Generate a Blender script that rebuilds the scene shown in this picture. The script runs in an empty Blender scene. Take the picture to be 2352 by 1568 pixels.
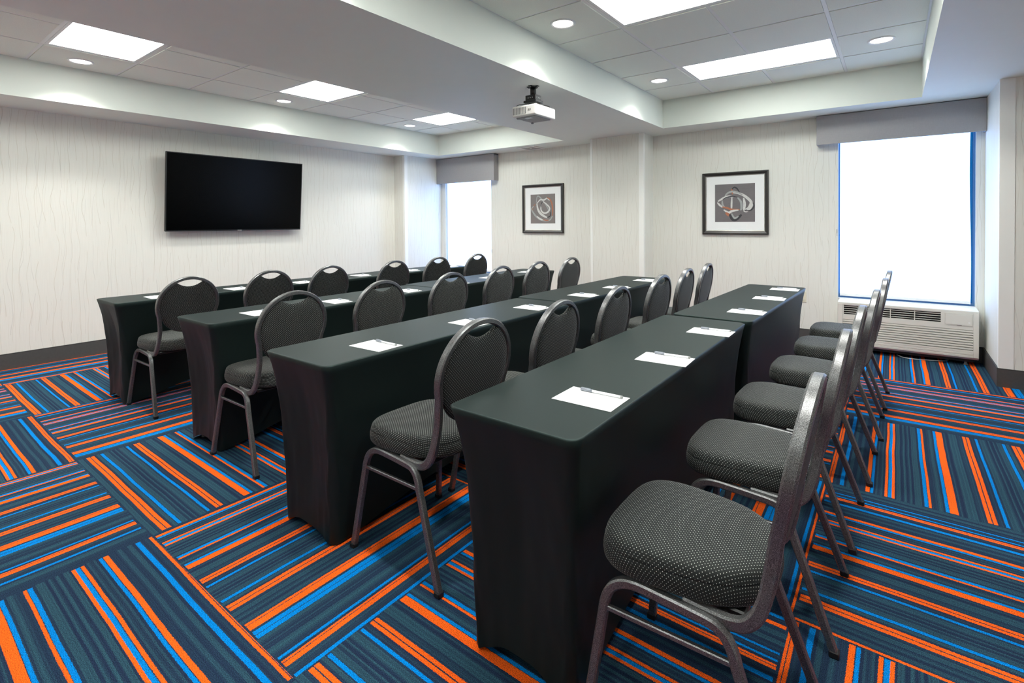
import bpy, bmesh, math, random
from mathutils import Vector, Matrix
R = math.radians
random.seed(7)
SC = bpy.context.scene
COL = SC.collection

# ---------------------------------------------------------------- camera
cd = bpy.data.cameras.new('camera'); cam = bpy.data.objects.new('camera', cd); COL.objects.link(cam)
yaw, pit, rol = R(37.006), R(-0.833), R(-0.416)
fw = Vector((-math.sin(yaw)*math.cos(pit), math.cos(yaw)*math.cos(pit), math.sin(pit)))
r0 = Vector((math.cos(yaw), math.sin(yaw), 0)); u0 = r0.cross(fw)
rt = r0*math.cos(rol)+u0*math.sin(rol); up = u0*math.cos(rol)-r0*math.sin(rol)
M = Matrix((rt, up, -fw)).transposed().to_4x4(); M.translation = Vector((0, 0, 1.3))
cam.matrix_world = M
cd.sensor_width = 36; cd.lens = 36*1166.147/2352; cd.shift_y = -(784-529.1)/2352
cd.clip_start = 0.02; SC.camera = cam

# ---------------------------------------------------------------- light levels
PANEL = 13.0      # emission of the troffer diffusers
SPOT = 85.0       # watts of each can light
SKY = 3.2
w = bpy.data.worlds.new('sky'); SC.world = w; w.use_nodes = True
bg = w.node_tree.nodes['Background']; bg.inputs[0].default_value = (0.42, 0.66, 1.0, 1); bg.inputs[1].default_value = SKY
SC.view_settings.view_transform = 'Standard'; SC.view_settings.look = 'None'
SC.view_settings.exposure = 0.0; SC.view_settings.gamma = 1.0
SC.view_settings.use_curve_mapping = False

# ---------------------------------------------------------------- node helpers
def lin(c): return tuple((x/12.92 if x <= .04045 else ((x+.055)/1.055)**2.4) for x in [v/255 for v in c])+(1,)
class NT:
    def __init__(s, name):
        s.m = bpy.data.materials.new(name); s.m.use_nodes = True; s.t = s.m.node_tree
        s.b = s.t.nodes['Principled BSDF']; s.out = s.t.nodes['Material Output']
    def n(s, typ, **kw):
        n = s.t.nodes.new(typ)
        for k, v in kw.items(): setattr(n, k, v)
        return n
    def l(s, a, b): s.t.links.new(a, b)
    def math(s, op, a, b=None, c=None, clamp=False):
        n = s.n('ShaderNodeMath', operation=op, use_clamp=clamp)
        for i, v in enumerate((a, b, c)):
            if v is None: continue
            if isinstance(v, (int, float)): n.inputs[i].default_value = v
            else: s.l(v, n.inputs[i])
        return n.outputs[0]
    def coord(s, kind='Object'): return s.n('ShaderNodeTexCoord').outputs[kind]
    def noise(s, vec, scale, detail=2, rough=.5, dim='3D', w=None):
        n = s.n('ShaderNodeTexNoise', noise_dimensions=dim)
        n.inputs['Scale'].default_value = scale; n.inputs['Detail'].default_value = detail; n.inputs['Roughness'].default_value = rough
        if dim == '1D': s.l(w, n.inputs['W'])
        else: s.l(vec, n.inputs['Vector'])
        return n.outputs['Fac']
    def mapping(s, vec, sc=(1, 1, 1), loc=(0, 0, 0), rot=(0, 0, 0)):
        n = s.n('ShaderNodeMapping'); n.inputs['Scale'].default_value = sc; n.inputs['Location'].default_value = loc; n.inputs['Rotation'].default_value = rot
        s.l(vec, n.inputs['Vector']); return n.outputs[0]
    def mix(s, f, a, b):
        n = s.n('ShaderNodeMix', data_type='RGBA')
        for i, v in ((0, f), (6, a), (7, b)):
            if isinstance(v, (int, float)): n.inputs[i].default_value = v
            elif isinstance(v, tuple): n.inputs[i].default_value = v
            else: s.l(v, n.inputs[i])
        return n.outputs[2]
    def ramp(s, fac, stops, interp='LINEAR'):
        n = s.n('ShaderNodeValToRGB'); e = n.color_ramp; e.interpolation = interp
        while len(e.elements) > 1: e.elements.remove(e.elements[-1])
        e.elements[0].position = stops[0][0]; e.elements[0].color = stops[0][1]
        for p, c in stops[1:]:
            el = e.elements.new(p); el.color = c
        s.l(fac, n.inputs[0]); return n
    def bump(s, h, strength=.3, dist=.002):
        n = s.n('ShaderNodeBump'); n.inputs['Strength'].default_value = strength; n.inputs['Distance'].default_value = dist
        s.l(h, n.inputs['Height']); s.l(n.outputs[0], s.b.inputs['Normal'])
    def set(s, **kw):
        for k, v in kw.items():
            i = s.b.inputs[{'col': 'Base Color', 'rough': 'Roughness', 'metal': 'Metallic', 'spec': 'Specular IOR Level', 'sheen': 'Sheen Weight', 'sheenr': 'Sheen Roughness', 'em': 'Emission Color', 'ems': 'Emission Strength', 'coat': 'Coat Weight', 'trans': 'Transmission Weight'}[k]]
            if hasattr(v, 'is_output') or hasattr(v, 'links'): s.l(v, i)
            else: i.default_value = v
        return s

def plain(name, c, rough=.5, metal=0, var=.04, scale=8, bump=0, **kw):
    t = NT(name); co = t.coord()
    f = t.noise(co, scale, 3)
    a = lin(c); b = tuple(min(1, x*(1-var*2)) for x in a[:3])+(1,)
    t.set(col=t.mix(f, a, b), rough=rough, metal=metal, **kw)
    if bump: t.bump(t.noise(co, 180, 3), bump, .001)
    return t.m

MT = {}
MT['paint'] = plain('white_paint', (228, 234, 226), .6, var=.015, bump=.05)
MT['guard'] = plain('corner_guard', (248, 249, 244), .35, var=.01)
MT['tile'] = None
def m_tile():
    t = NT('ceiling_tile'); co = t.coord()
    f = t.noise(co, 260, 3, .7); g = t.noise(co, 3, 2)
    c = t.ramp(f, [(.3, lin((224, 229, 219))), (.6, lin((241, 246, 236)))]).outputs[0]
    t.set(col=t.mix(t.math('MULTIPLY', g, .2), c, lin((222, 226, 217))), rough=.9, spec=.2)
    t.bump(f, .4, .0015); return t.m
MT['tile'] = m_tile()
MT['tbar'] = plain('grid_bar_white', (232, 234, 232), .35, var=.01)
MT['base'] = plain('rubber_base', (78, 78, 76), .6, var=.12, scale=60, bump=.2)
MT['basetop'] = plain('rubber_base_lip', (56, 56, 55), .6)

def m_wall():
    t = NT('wallpaper'); co = t.coord()
    sp = t.n('ShaderNodeSeparateXYZ'); t.l(co, sp.inputs[0])
    u = t.math('ADD', sp.outputs[0], sp.outputs[1]); z = sp.outputs[2]
    def lines(freq, amp, zs, seed, width, nz):
        cv = t.n('ShaderNodeCombineXYZ'); t.l(t.math('MULTIPLY', u, 3.4), cv.inputs[0]); t.l(t.math('MULTIPLY', z, zs), cv.inputs[1]); cv.inputs[2].default_value = seed
        d = t.noise(cv.outputs[0], 1.5, 1, .45)
        d2 = t.math('MULTIPLY', t.math('SUBTRACT', d, .5), amp)
        v = t.math('MULTIPLY', t.math('ADD', u, d2), freq)
        tri = t.math('ABSOLUTE', t.math('SUBTRACT', t.math('FRACT', v), .5))
        m = t.math('LESS_THAN', tri, width)
        cm = t.n('ShaderNodeCombineXYZ'); t.l(t.math('MULTIPLY', u, 9.0), cm.inputs[0]); t.l(t.math('MULTIPLY', z, 1.1), cm.inputs[1]); cm.inputs[2].default_value = seed+9
        g = t.math('GREATER_THAN', t.noise(cm.outputs[0], 1.4, 1), nz)
        return t.math('MULTIPLY', m, g)
    l1 = lines(17.0, .115, 1.5, 1.3, .026, .46)
    l2 = lines(15.0, .15, 1.25, 7.7, .022, .50)
    l3 = lines(21.0, .10, 1.1, 15.2, .022, .54)
    cs = t.n('ShaderNodeCombineXYZ'); t.l(t.math('MULTIPLY', u, 160), cs.inputs[0]); t.l(t.math('MULTIPLY', z, 5), cs.inputs[1])
    st = t.noise(cs.outputs[0], 1, 2)
    base = t.mix(st, lin((238, 238, 230)), lin((228, 228, 219)))
    c = t.mix(t.math('MULTIPLY', l1, .34), base, lin((186, 176, 152)))
    c = t.mix(t.math('MULTIPLY', l2, .28), c, lin((176, 174, 168)))
    c = t.mix(t.math('MULTIPLY', l3, .24), c, lin((192, 184, 164)))
    t.set(col=c, rough=.55, spec=.3); t.bump(st, .15, .0006); return t.m
MT['wall'] = m_wall()

# ---- carpet: one stripe sequence (metres across), every woven block shows a window of it
ORA = (1.0, .135, .012, 1); BLU = (.0, .225, .66, 1); NAV = (.016, .029, .066, 1); TEA = (.030, .086, .118, 1)
O, B = 'O', 'B'
STR = [(-.375,-.362,B),(-.338,-.322,O),(-.215,-.206,B),(-.184,-.175,B),(-.165,-.156,O),(-.153,-.143,O),(-.112,-.098,B),
 (-.008,.006,O),(.009,.021,B),(.065,.076,O),(.079,.091,B),(.093,.104,O),(.213,.226,B),(.229,.238,O),(.287,.298,B),(.301,.330,O),
 (.424,.4375,O),(.4405,.455,O),(.480,.492,B),(.598,.611,B),(.639,.655,O),(.6585,.674,O),(.769,.7815,O),(.7835,.812,O),(.823,.8405,B),(.8445,.862,B),
 (.981,.9915,B),(1.003,1.0105,O),(1.0125,1.020,O),(1.0220,1.031,O),(1.074,1.088,B)]
TEAL = [(-.30,-.28),(-.262,-.245),(-.088,-.07),(-.05,-.04),(.028,.037),(.05,.055),(.108,.125),(.140,.150),(.162,.168),(.180,.203),(.262,.279),(.338,.343),(.362,.392),(.408,.412),
 (.498,.524),(.536,.542),(.556,.563),(.573,.592),(.6165,.628),(.690,.708),(.722,.728),(.745,.758),(.865,.880),(.900,.905),(.925,.955),(1.04,1.05),(1.10,1.13)]
def m_carpet():
    t = NT('carpet'); uv = t.coord('UV'); co = t.coord('Object')
    sp = t.n('ShaderNodeSeparateXYZ'); t.l(uv, sp.inputs[0])
    s0 = sp.outputs[0]
    pile = t.noise(co, 330, 2, .6)
    wob = t.noise(co, 2.2, 2)
    s = t.math('ADD', s0, t.math('ADD', t.math('MULTIPLY', t.math('SUBTRACT', pile, .5), .0085), t.math('MULTIPLY', t.math('SUBTRACT', wob, .5), .012)))
    col = None; alp = None
    cuts = [-.5, .2, .7, 1.4]
    for i in range(3):
        a, b = cuts[i], cuts[i+1]; st = [(0, (0, 0, 0, 0))]
        for (x0, x1, k) in STR:
            if not (a <= x0 < b): continue
            p0, p1 = (x0-a)/(b-a), (x1-a)/(b-a)
            st.append((p0, (ORA if k == O else BLU)[:3]+(1,))); st.append((p1, (0, 0, 0, 0)))
        rp = t.ramp(t.math('DIVIDE', t.math('SUBTRACT', s, a), b-a, clamp=True), st, 'CONSTANT')
        if col is None: col, alp = rp.outputs[0], rp.outputs[1]
        else:
            g = t.math('GREATER_THAN', s, a)
            col = t.mix(g, col, rp.outputs[0])
            alp = t.math('ADD', t.math('MULTIPLY', alp, t.math('SUBTRACT', 1.0, g)), t.math('MULTIPLY', rp.outputs[1], g))
    def tealmask(lst, a, b):
        st = [(0, (0, 0, 0, 1))]
        for x0, x1 in lst:
            st.append(((x0-a)/(b-a), (1, 1, 1, 1))); st.append(((x1-a)/(b-a), (0, 0, 0, 1)))
        return t.ramp(t.math('DIVIDE', t.math('SUBTRACT', s, a), b-a, clamp=True), st, 'CONSTANT').outputs[0]
    m1 = tealmask([x for x in TEAL if x[0] < .35], -.5, .35); m2 = tealmask([x for x in TEAL if x[0] >= .35], .35, 1.4)
    tm = t.mix(t.math('GREATER_THAN', s, .35), m1, m2)
    thin = t.noise(None, 95, 3, .6, '1D', s)
    thin = t.ramp(thin, [(.44, (0, 0, 0, 1)), (.60, (1, 1, 1, 1))]).outputs[0]
    f = t.math('ADD', t.math('MULTIPLY', tm, .62), t.math('MULTIPLY', thin, .38))
    base = t.mix(f, NAV, TEA)
    ed = t.n('ShaderNodeUVMap', uv_map='along'); se = t.n('ShaderNodeSeparateXYZ'); t.l(ed.outputs[0], se.inputs[0])
    v = t.math('ADD', se.outputs[0], t.math('MULTIPLY', t.math('SUBTRACT', pile, .5), .008))
    gap = t.math('MULTIPLY', t.math('GREATER_THAN', v, .007), t.math('GREATER_THAN', t.math('SUBTRACT', se.outputs[1], v), .007))
    c = t.mix(t.math('MULTIPLY', alp, gap), base, col)
    sp2 = t.noise(co, 420, 1, .5)
    dark = t.ramp(sp2, [(.36, (.34, .36, .40, 1)), (.62, (1.45, 1.45, 1.42, 1))]).outputs[0]
    mm = t.n('ShaderNodeMix', data_type='RGBA', blend_type='MULTIPLY'); mm.inputs[0].default_value = .85
    t.l(c, mm.inputs[6]); t.l(dark, mm.inputs[7])
    t.set(col=mm.outputs[2], rough=.95, spec=.08)
    t.bump(sp2, .5, .003); return t.m
MT['carpet'] = m_carpet()

def m_cloth():
    t = NT('black_spandex'); co = t.coord()
    f = t.noise(co, 5, 3)
    t.set(col=t.mix(f, (.0068, .0118, .0112, 1), (.0053, .0095, .0090, 1)), rough=.5, spec=.33)
    t.b.inputs['Specular Tint'].default_value = (.72, 1, .94, 1)
    t.bump(t.noise(co, 900, 1), .12, .0005); return t.m
MT['cloth'] = m_cloth()
def m_fabric():
    t = NT('dotted_fabric'); uv = t.coord('UV')
    v = t.n('ShaderNodeTexVoronoi', voronoi_dimensions='2D', feature='F1'); v.inputs['Scale'].default_value = 136; v.inputs['Randomness'].default_value = 0
    t.l(t.mapping(uv, rot=(0, 0, R(45))), v.inputs['Vector'])
    d = t.math('LESS_THAN', v.outputs['Distance'], .122)
    n = t.noise(uv, 700, 2, dim='2D')
    base = t.mix(n, (.008, .0095, .009, 1), (.024, .028, .0265, 1))
    t.set(col=t.mix(d, base, (.72, .75, .69, 1)), rough=.8, spec=.25, sheen=.12, sheenr=.4)
    t.bump(n, .3, .001); return t.m
MT['fabric'] = m_fabric()
def m_hammer():
    t = NT('silver_vein_metal'); co = t.coord()
    n = t.noise(co, 980, 3, .65); n2 = t.noise(co, 190, 2)
    c = t.ramp(n, [(.38, (.045, .046, .046, 1)), (.50, (.13, .132, .132, 1)), (.64, (.42, .43, .43, 1))]).outputs[0]
    t.set(col=c, metal=.75, rough=t.math('ADD', t.math('MULTIPLY', n2, .25), .24))
    t.bump(n, .22, .0007); return t.m
MT['metal'] = m_hammer()
MT['foot'] = plain('black_plastic_foot', (16, 16, 17), .6)
MT['black'] = plain('black_bracket', (24, 25, 25), .4)
MT['paper'] = plain('note_paper', (250, 250, 248), .6, var=.005)
MT['penb'] = plain('pen_barrel', (236, 240, 242), .2, var=.01)
MT['penc'] = plain('pen_cap', (148, 154, 164), .3, metal=.3)
MT['frame'] = plain('picture_frame_bronze', (52, 49, 46), .35, var=.1, scale=40)
MT['lip'] = plain('picture_frame_silver', (190, 188, 180), .25, metal=.6)
MT['mat'] = plain('picture_mat', (244, 246, 245), .7, var=.005)
def m_art(name, a, b):
    t = NT(name); co = t.coord()
    f = t.noise(t.mapping(co, (6, 6, 6)), 1.2, 3); g = t.noise(t.mapping(co, (20, 20, 300)), 1, 3)
    c = t.mix(f, lin(a), lin(b)); c = t.mix(t.math('MULTIPLY', g, .35), c, lin((150, 142, 138)))
    t.set(col=c, rough=.6); return t.m
MT['art1'] = m_art('art_ground_warm', (134, 122, 116), (112, 114, 116))
MT['art2'] = m_art('art_ground_grey', (112, 108, 110), (98, 96, 100))
for k, c in dict(sw=(226, 226, 222), sg=(176, 180, 178), so=(190, 122, 92), sd=(66, 66, 70)).items(): MT[k] = plain('art_paint_'+{'sw': 'white', 'sg': 'grey', 'so': 'copper', 'sd': 'dark'}[k], c, .6, var=.15, scale=60)
MT['ptac'] = plain('beige_plastic', (226, 224, 214), .4, var=.01)
MT['ptacd'] = plain('vent_dark', (46, 44, 42), .7)
MT['valance'] = None
def m_val():
    t = NT('valance_fabric'); co = t.coord()
    a = t.noise(t.mapping(co, (40, 40, 700)), 1, 2); b = t.noise(t.mapping(co, (700, 700, 40)), 1, 2)
    t.set(col=t.mix(t.math('MULTIPLY', a, b), lin((160, 159, 160)), lin((186, 185, 186))), rough=.9, spec=.15); t.bump(a, .15, .0006); return t.m
MT['valance'] = m_val()
MT['screen'] = plain('tv_glass', (2, 2, 2), .22, var=0, spec=.10)
MT['bezel'] = plain('tv_bezel', (20, 20, 21), .35)
MT['outlet'] = plain('outlet_ivory', (232, 226, 204), .4, var=.01)
MT['white'] = plain('white_plastic', (238, 238, 234), .35, var=.01)
MT['grey'] = plain('grey_plastic', (150, 152, 150), .5)
MT['ventgrey'] = plain('vent_face_grey', (176, 176, 172), .5)
MT['winframe'] = plain('window_frame_blue', (74, 116, 152), .4, var=.01)
def m_emit(name, c, s, grad=None):
    t = NT(name); t.set(col=(.8, .8, .8, 1), em=c, ems=s, rough=.5)
    n = t.noise(t.coord(), 30, 2); t.l(t.math('ADD', t.math('MULTIPLY', n, s*.04), s*.98), t.b.inputs['Emission Strength']); return t.m
MT['panel'] = m_emit('troffer_diffuser', (.965, 1.0, .955, 1), PANEL)
MT['can'] = m_emit('can_lens', (1.0, .97, .92, 1), 6.0)
MT['shade'] = m_emit('backlit_roller_shade', (.52, .86, 1.60, 1), 2.15)  # bluish emission stands in for daylight coming through the fabric
def m_glass():
    t = NT('tinted_window_glass'); t.t.nodes.remove(t.b)
    tr = t.n('ShaderNodeBsdfTransparent'); tr.inputs[0].default_value = (.004, .24, .36, 1)
    gl = t.n('ShaderNodeBsdfGlossy'); gl.inputs['Roughness'].default_value = .05
    fr = t.n('ShaderNodeFresnel'); mx = t.n('ShaderNodeMixShader')
    t.l(fr.outputs[0], mx.inputs[0]); t.l(tr.outputs[0], mx.inputs[1]); t.l(gl.outputs[0], mx.inputs[2]); t.l(mx.outputs[0], t.out.inputs[0]); return t.m
MT['glass'] = m_glass()

# ---------------------------------------------------------------- object helpers
def link(name, me, mat, parent=None, smooth=False, loc=None):
    me.name = name
    if mat is not None and not me.materials: me.materials.append(mat)
    o = bpy.data.objects.new(name, me); COL.objects.link(o)
    if parent: o.parent = parent
    if loc: o.location = loc
    if smooth:
        for p in me.polygons: p.use_smooth = True
        if mat is MT['metal']: me.set_sharp_from_angle(angle=R(30))
    return o
def obj(name, bm, mat, parent=None, smooth=False, loc=None):
    me = bpy.data.meshes.new(name); bmesh.ops.recalc_face_normals(bm, faces=bm.faces); bm.to_mesh(me); bm.free()
    return link(name, me, mat, parent, smooth, loc)
def thing(name, label, cat, loc=(0, 0, 0), rz=0, group=None):
    o = bpy.data.objects.new(name, None); COL.objects.link(o); o.location = loc; o.rotation_euler = (0, 0, rz); o.empty_display_size = .1
    return tag(o, label, cat, group)
def tag(o, label=None, cat=None, group=None):
    if label: o['label'] = label
    if cat: o['category'] = cat
    if group: o['group'] = group
    return o
def struct(name, bm, mat, parent=None, smooth=False):
    o = obj(name, bm, mat, parent, smooth)
    if parent is None: o['kind'] = 'structure'
    return o
def dup(root, loc, rz, label, group=None):
    def cp(o, par):
        c = o.copy(); COL.objects.link(c); c.parent = par
        for k in list(o.children): cp(k, c)
        return c
    r = cp(root, None); r.location = loc; r.rotation_euler = (0, 0, rz); r['label'] = label
    if group: r['group'] = group
    return r
def box(bm, x0, x1, y0, y1, z0, z1, bev=0, seg=2):
    b = bmesh.new()
    bmesh.ops.create_cube(b, size=1)
    for v in b.verts: v.co = Vector(((x0+x1)/2+v.co.x*(x1-x0), (y0+y1)/2+v.co.y*(y1-y0), (z0+z1)/2+v.co.z*(z1-z0)))
    if bev: bmesh.ops.bevel(b, geom=b.edges[:], offset=bev, segments=seg, profile=.5, affect='EDGES')
    me = bpy.data.meshes.new('t'); b.to_mesh(me); b.free(); bm.from_mesh(me); bpy.data.meshes.remove(me); return bm
def nbox(*a, **k): return box(bmesh.new(), *a, **k)
def quad(bm, pts):
    return bm.faces.new([bm.verts.new(p) for p in pts])
def cyl(bm, p0, p1, r0, r1=None, n=12, caps=True):
    r1 = r0 if r1 is None else r1
    p0, p1 = Vector(p0), Vector(p1); d = (p1-p0).normalized(); a = d.orthogonal().normalized(); b = d.cross(a)
    A = [bm.verts.new(p0+(a*math.cos(2*math.pi*i/n)+b*math.sin(2*math.pi*i/n))*r0) for i in range(n)]
    Bv = [bm.verts.new(p1+(a*math.cos(2*math.pi*i/n)+b*math.sin(2*math.pi*i/n))*r1) for i in range(n)]
    for i in range(n): bm.faces.new([A[i], A[(i+1) % n], Bv[(i+1) % n], Bv[i]])
    if caps: bm.faces.new(A[::-1]); bm.faces.new(Bv)
    return bm
def sweep(pts, nrm, wd, dp, cap=True, bm=None):
    """rounded rectangular tube; nrm = width direction at each point"""
    bm = bm or bmesh.new(); rings = []; P = [Vector(p) for p in pts]
    for i, p in enumerate(P):
        t = (P[min(i+1, len(P)-1)]-P[max(i-1, 0)]).normalized()
        n = Vector(nrm[i] if isinstance(nrm, list) else nrm); n = (n-t*n.dot(t)).normalized(); d = t.cross(n)
        c = .17; a, b = wd/2, dp/2
        prof = [(a, b*(1-2*c)), (a, -b*(1-2*c)), (a*(1-2*c), -b), (-a*(1-2*c), -b), (-a, -b*(1-2*c)), (-a, b*(1-2*c)), (-a*(1-2*c), b), (a*(1-2*c), b)]
        rings.append([bm.verts.new(p+n*x+d*y) for x, y in prof])
    for r1, r2 in zip(rings, rings[1:]):
        for k in range(8): bm.faces.new([r1[k], r1[(k+1) % 8], r2[(k+1) % 8], r2[k]])
    if cap: bm.faces.new(rings[0][::-1]); bm.faces.new(rings[-1])
    return bm
def smoothpath(ctrl, n=6):
    P = [Vector(p) for p in ctrl]; out = []
    for i in range(len(P)-1):
        p0 = P[max(i-1, 0)]; p1 = P[i]; p2 = P[i+1]; p3 = P[min(i+2, len(P)-1)]
        for k in range(n):
            t = k/n
            out.append(.5*((2*p1)+(p2-p0)*t+(2*p0-5*p1+4*p2-p3)*t*t+(3*p1-p0-3*p2+p3)*t**3))
    out.append(P[-1]); return out
def cushion(outline, prof, mat_axis, uvo=(0, 0), bottom=True):
    """outline: [(a,b)] closed curve about its centre; prof: [(scale, height)] from centre out"""
    bm = bmesh.new(); uvl = bm.loops.layers.uv.new('uv'); N = len(outline)
    R0 = sum(math.hypot(a, b) for a, b in outline)/N
    cum = 0; rings = []; prev = (0, prof[0][1])
    cen = bm.verts.new(mat_axis(0, 0, prof[0][1])); 
    for sc, h in prof[1:]:
        cum += math.hypot((sc-prev[0])*R0, h-prev[1]); prev = (sc, h)
        rings.append(([bm.verts.new(mat_axis(a*sc, b*sc, h)) for a, b in outline], cum/R0))
    def setuv(f, vals):
        for lp, uvv in zip(f.loops, vals): lp[uvl].uv = (uvv[0]+uvo[0], uvv[1]+uvo[1])
    r, f0 = rings[0]
    for i in range(N):
        j = (i+1) % N
        f = bm.faces.new([cen, r[i], r[j]]); setuv(f, [(0, 0), (outline[i][0]*f0, outline[i][1]*f0), (outline[j][0]*f0, outline[j][1]*f0)])
    for (ra, fa), (rb, fb) in zip(rings, rings[1:]):
        for i in range(N):
            j = (i+1) % N
            f = bm.faces.new([ra[i], rb[i], rb[j], ra[j]])
            setuv(f, [(outline[i][0]*fa, outline[i][1]*fa), (outline[i][0]*fb, outline[i][1]*fb), (outline[j][0]*fb, outline[j][1]*fb), (outline[j][0]*fa, outline[j][1]*fa)])
    if bottom: bm.faces.new(rings[-1][0][::-1])
    return bm

# ================================================================= ROOM
ZS, ZT = 2.385, 2.707
XL, YW, XR, YN = -6.454, 6.23, 1.7, -1.7
XA, XB, XC, XD = -5.832, -3.497, -2.147, .19
YA, YB, YT = 5.798, 5.772, -.92
XS, YC = .65, 5.427
HB = .144
# floor: one quad per woven block of the carpet, UV = (distance across stripes, along)
bm = bmesh.new(); uvl = bm.loops.layers.uv.new('UVMap'); uva = bm.loops.layers.uv.new('along')
xs = [-6.454, -5.83, -4.73, -3.62, -2.485, -1.37, -.265, .85, 1.7]
cphase = [6.875, 5.71, 4.54, 3.671, 2.458, 1.278, .10, -1.02]
ys = [-1.72, -1.44, -.34, .765, 1.865, 2.95, 4.055, 5.16, 6.5]
xph = {(0): .608}
dphase = {(1, 3): 1.45, (3, 3): 1.478, (5, 3): 1.478, (2, 2): .592, (4, 2): .608, (0, 2): .60, (6, 2): .44,
          (0, 4): 2.648, (2, 4): 2.648, (4, 4): 2.648, (6, 4): 2.648, (1, 5): 3.66, (3, 5): 3.66, (5, 5): 3.66,
          (0, 6): 4.985, (2, 6): 4.985, (4, 6): 4.985, (6, 6): 4.985, (1, 7): 5.85, (3, 7): 5.85, (5, 7): 5.85}
for i in range(len(xs)-1):
    for j in range(len(ys)-1):
        x0, x1, y0, y1 = xs[i], xs[i+1], ys[j], ys[j+1]
        isx = (i+j) % 2 == 0   # stripes along x
        if j == 0 or True:
            pts = [(x0, y0), (x1, y0), (x1, y1), (x0, y1)]
            V = []
            for (x, y) in pts:
                yy = y-(.0055*(x+1.4))
                if j == 0 and y == y0: yy = y
                if j == len(ys)-2 and y == y1: yy = y
                V.append(bm.verts.new((x, yy, 0)))
            f = bm.faces.new(V)
            for lp, (x, y) in zip(f.loops, pts):
                if isx:
                    d = dphase.get((i, j), .608+(j-2)*1.02); lp[uvl].uv = (d-y, x)
                else: lp[uvl].uv = (x+cphase[i], y)
                lp[uva].uv = ((x-x0, x1-x0) if isx else (y-y0, y1-y0))
struct('floor', bm, MT['carpet'])
bm = nbox(XL-.1, XR+.1, YN-.1, YW+.6, -.12, -.004); struct('trim_1', bm, MT['base'])   # slab under the carpet

# ceiling: dropped gypsum at ZS with two raised trays
bm = bmesh.new()
def flat(x0, x1, y0, y1, z): quad(bm, [(x0, y0, z), (x0, y1, z), (x1, y1, z), (x1, y0, z)])
T = .05
# one flat underside with two rectangular holes, then the tray sides as single sheets
X_ = [XL-.1, XA, XB, XC, XD, XR+.1]
for i in range(5):
    ya = {1: YA, 3: YB}.get(i)
    for (y0, y1) in (((YN-.1, YT), (ya, YW+.1)) if ya else ((YN-.1, YW+.1),)): flat(X_[i], X_[i+1], y0, y1, ZS)
for (a, b, ya) in ((XA, XB, YA), (XC, XD, YB)):
    zt_ = ZT+.12
    for p, q in (((a, YT), (a, ya)), ((a, ya), (b, ya)), ((b, ya), (b, YT)), ((b, YT), (a, YT))):
        quad(bm, [(p[0], p[1], ZS), (q[0], q[1], ZS), (q[0], q[1], zt_), (p[0], p[1], zt_)])
    flat(a, b, YT, ya, zt_)
flat(XL-.1, XR+.1, YN-.1, YW+.1, ZT+.16)
bmesh.ops.remove_doubles(bm, verts=bm.verts, dist=.0005)
ceil = struct('ceiling', bm, MT['paint'])
# grid tiles and bars
tile_mesh = {}
def tile(x0, x1, y0, y1):
    g = .0135
    key = (round(x1-x0, 3), round(y1-y0, 3))
    if key not in tile_mesh:
        b = bmesh.new(); w2, h2 = key[0]/2-g, key[1]/2-g
        box(b, -w2, w2, -h2, h2, -.004, .018, bev=.0015, seg=1)
        me = bpy.data.meshes.new('ceiling_tile'); b.to_mesh(me); b.free(); me.materials.append(MT['tile']); tile_mesh[key] = me
    o = bpy.data.objects.new('ceiling_tile', tile_mesh[key]); COL.objects.link(o); o.parent = ceil; o.location = ((x0+x1)/2, (y0+y1)/2, ZT)
def bars(xl, yl, x0, x1, y0, y1, lit=()):
    for k, x in enumerate(xl):
        yb = y0
        for (ya_, yc_) in (lit if k == 1 else ())+((y1, y1),):
            if ya_-yb > .03: obj('grid_bar', nbox(x-.012, x+.012, yb+(.011 if yb > y0 else 0), ya_-(.011 if ya_ < y1 else 0), ZT, ZT+.022), MT['tbar'], ceil)
            yb = yc_
    for y in yl: obj('grid_bar', nbox(x0, x1, y-.012, y+.012, ZT+.0006, ZT+.022), MT['tbar'], ceil)
lx = [XA, -5.24, -4.645, -4.05, XB]; ly = [YT, -.87, -.26, .35, .965, 1.58, 2.19, 2.80, 3.44, 4.07, 4.66, 5.26, YA]
rx = [XC, -1.58, -.98, -.37, XD]; ry = [YT, -.80, -.19, .41, 1.01, 1.62, 2.225, 2.845, 3.435, 4.02, 4.615, 5.21, YB]
llights = [(-5.24, -4.05, 2), (-5.24, -4.05, 4), (-5.24, -4.05, 7), (-5.24, -4.05, 10)]
rlights = [(-1.58, -.37, 2), (-1.58, -.37, 4), (-1.58, -.37, 7), (-1.58, -.37, 10)]
llit = {1: 'x', 4: 'x', 7: 'x', 10: 'x'}
def tray(lxs, lys, lit_rows, lit_cols):
    for a in range(len(lxs)-1):
        for b in range(len(lys)-1):
            if b in lit_rows and a in lit_cols: continue
            if lys[b+1]-lys[b] < .1: continue
            tile(lxs[a], lxs[a+1], lys[b], lys[b+1])
    bars(lxs[1:-1], lys[1:-1], lxs[0], lxs[-1], lys[0], lys[-1], tuple((lys[b], lys[b+1]) for b in lit_rows))
    for x in (lxs[0]+.011, lxs[-1]-.011): obj('grid_bar', nbox(x-.011, x+.011, lys[0], lys[-1], ZT, ZT+.022), MT['tbar'], ceil)
    for y in (lys[0]+.011, lys[-1]-.011): obj('grid_bar', nbox(lxs[0]+.022, lxs[-1]-.022, y-.011, y+.011, ZT+.0003, ZT+.022), MT['tbar'], ceil)
tray(lx, ly, (1, 4, 7, 10), (1, 2)); tray(rx, ry, (1, 4, 7, 10), (1, 2))
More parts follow.
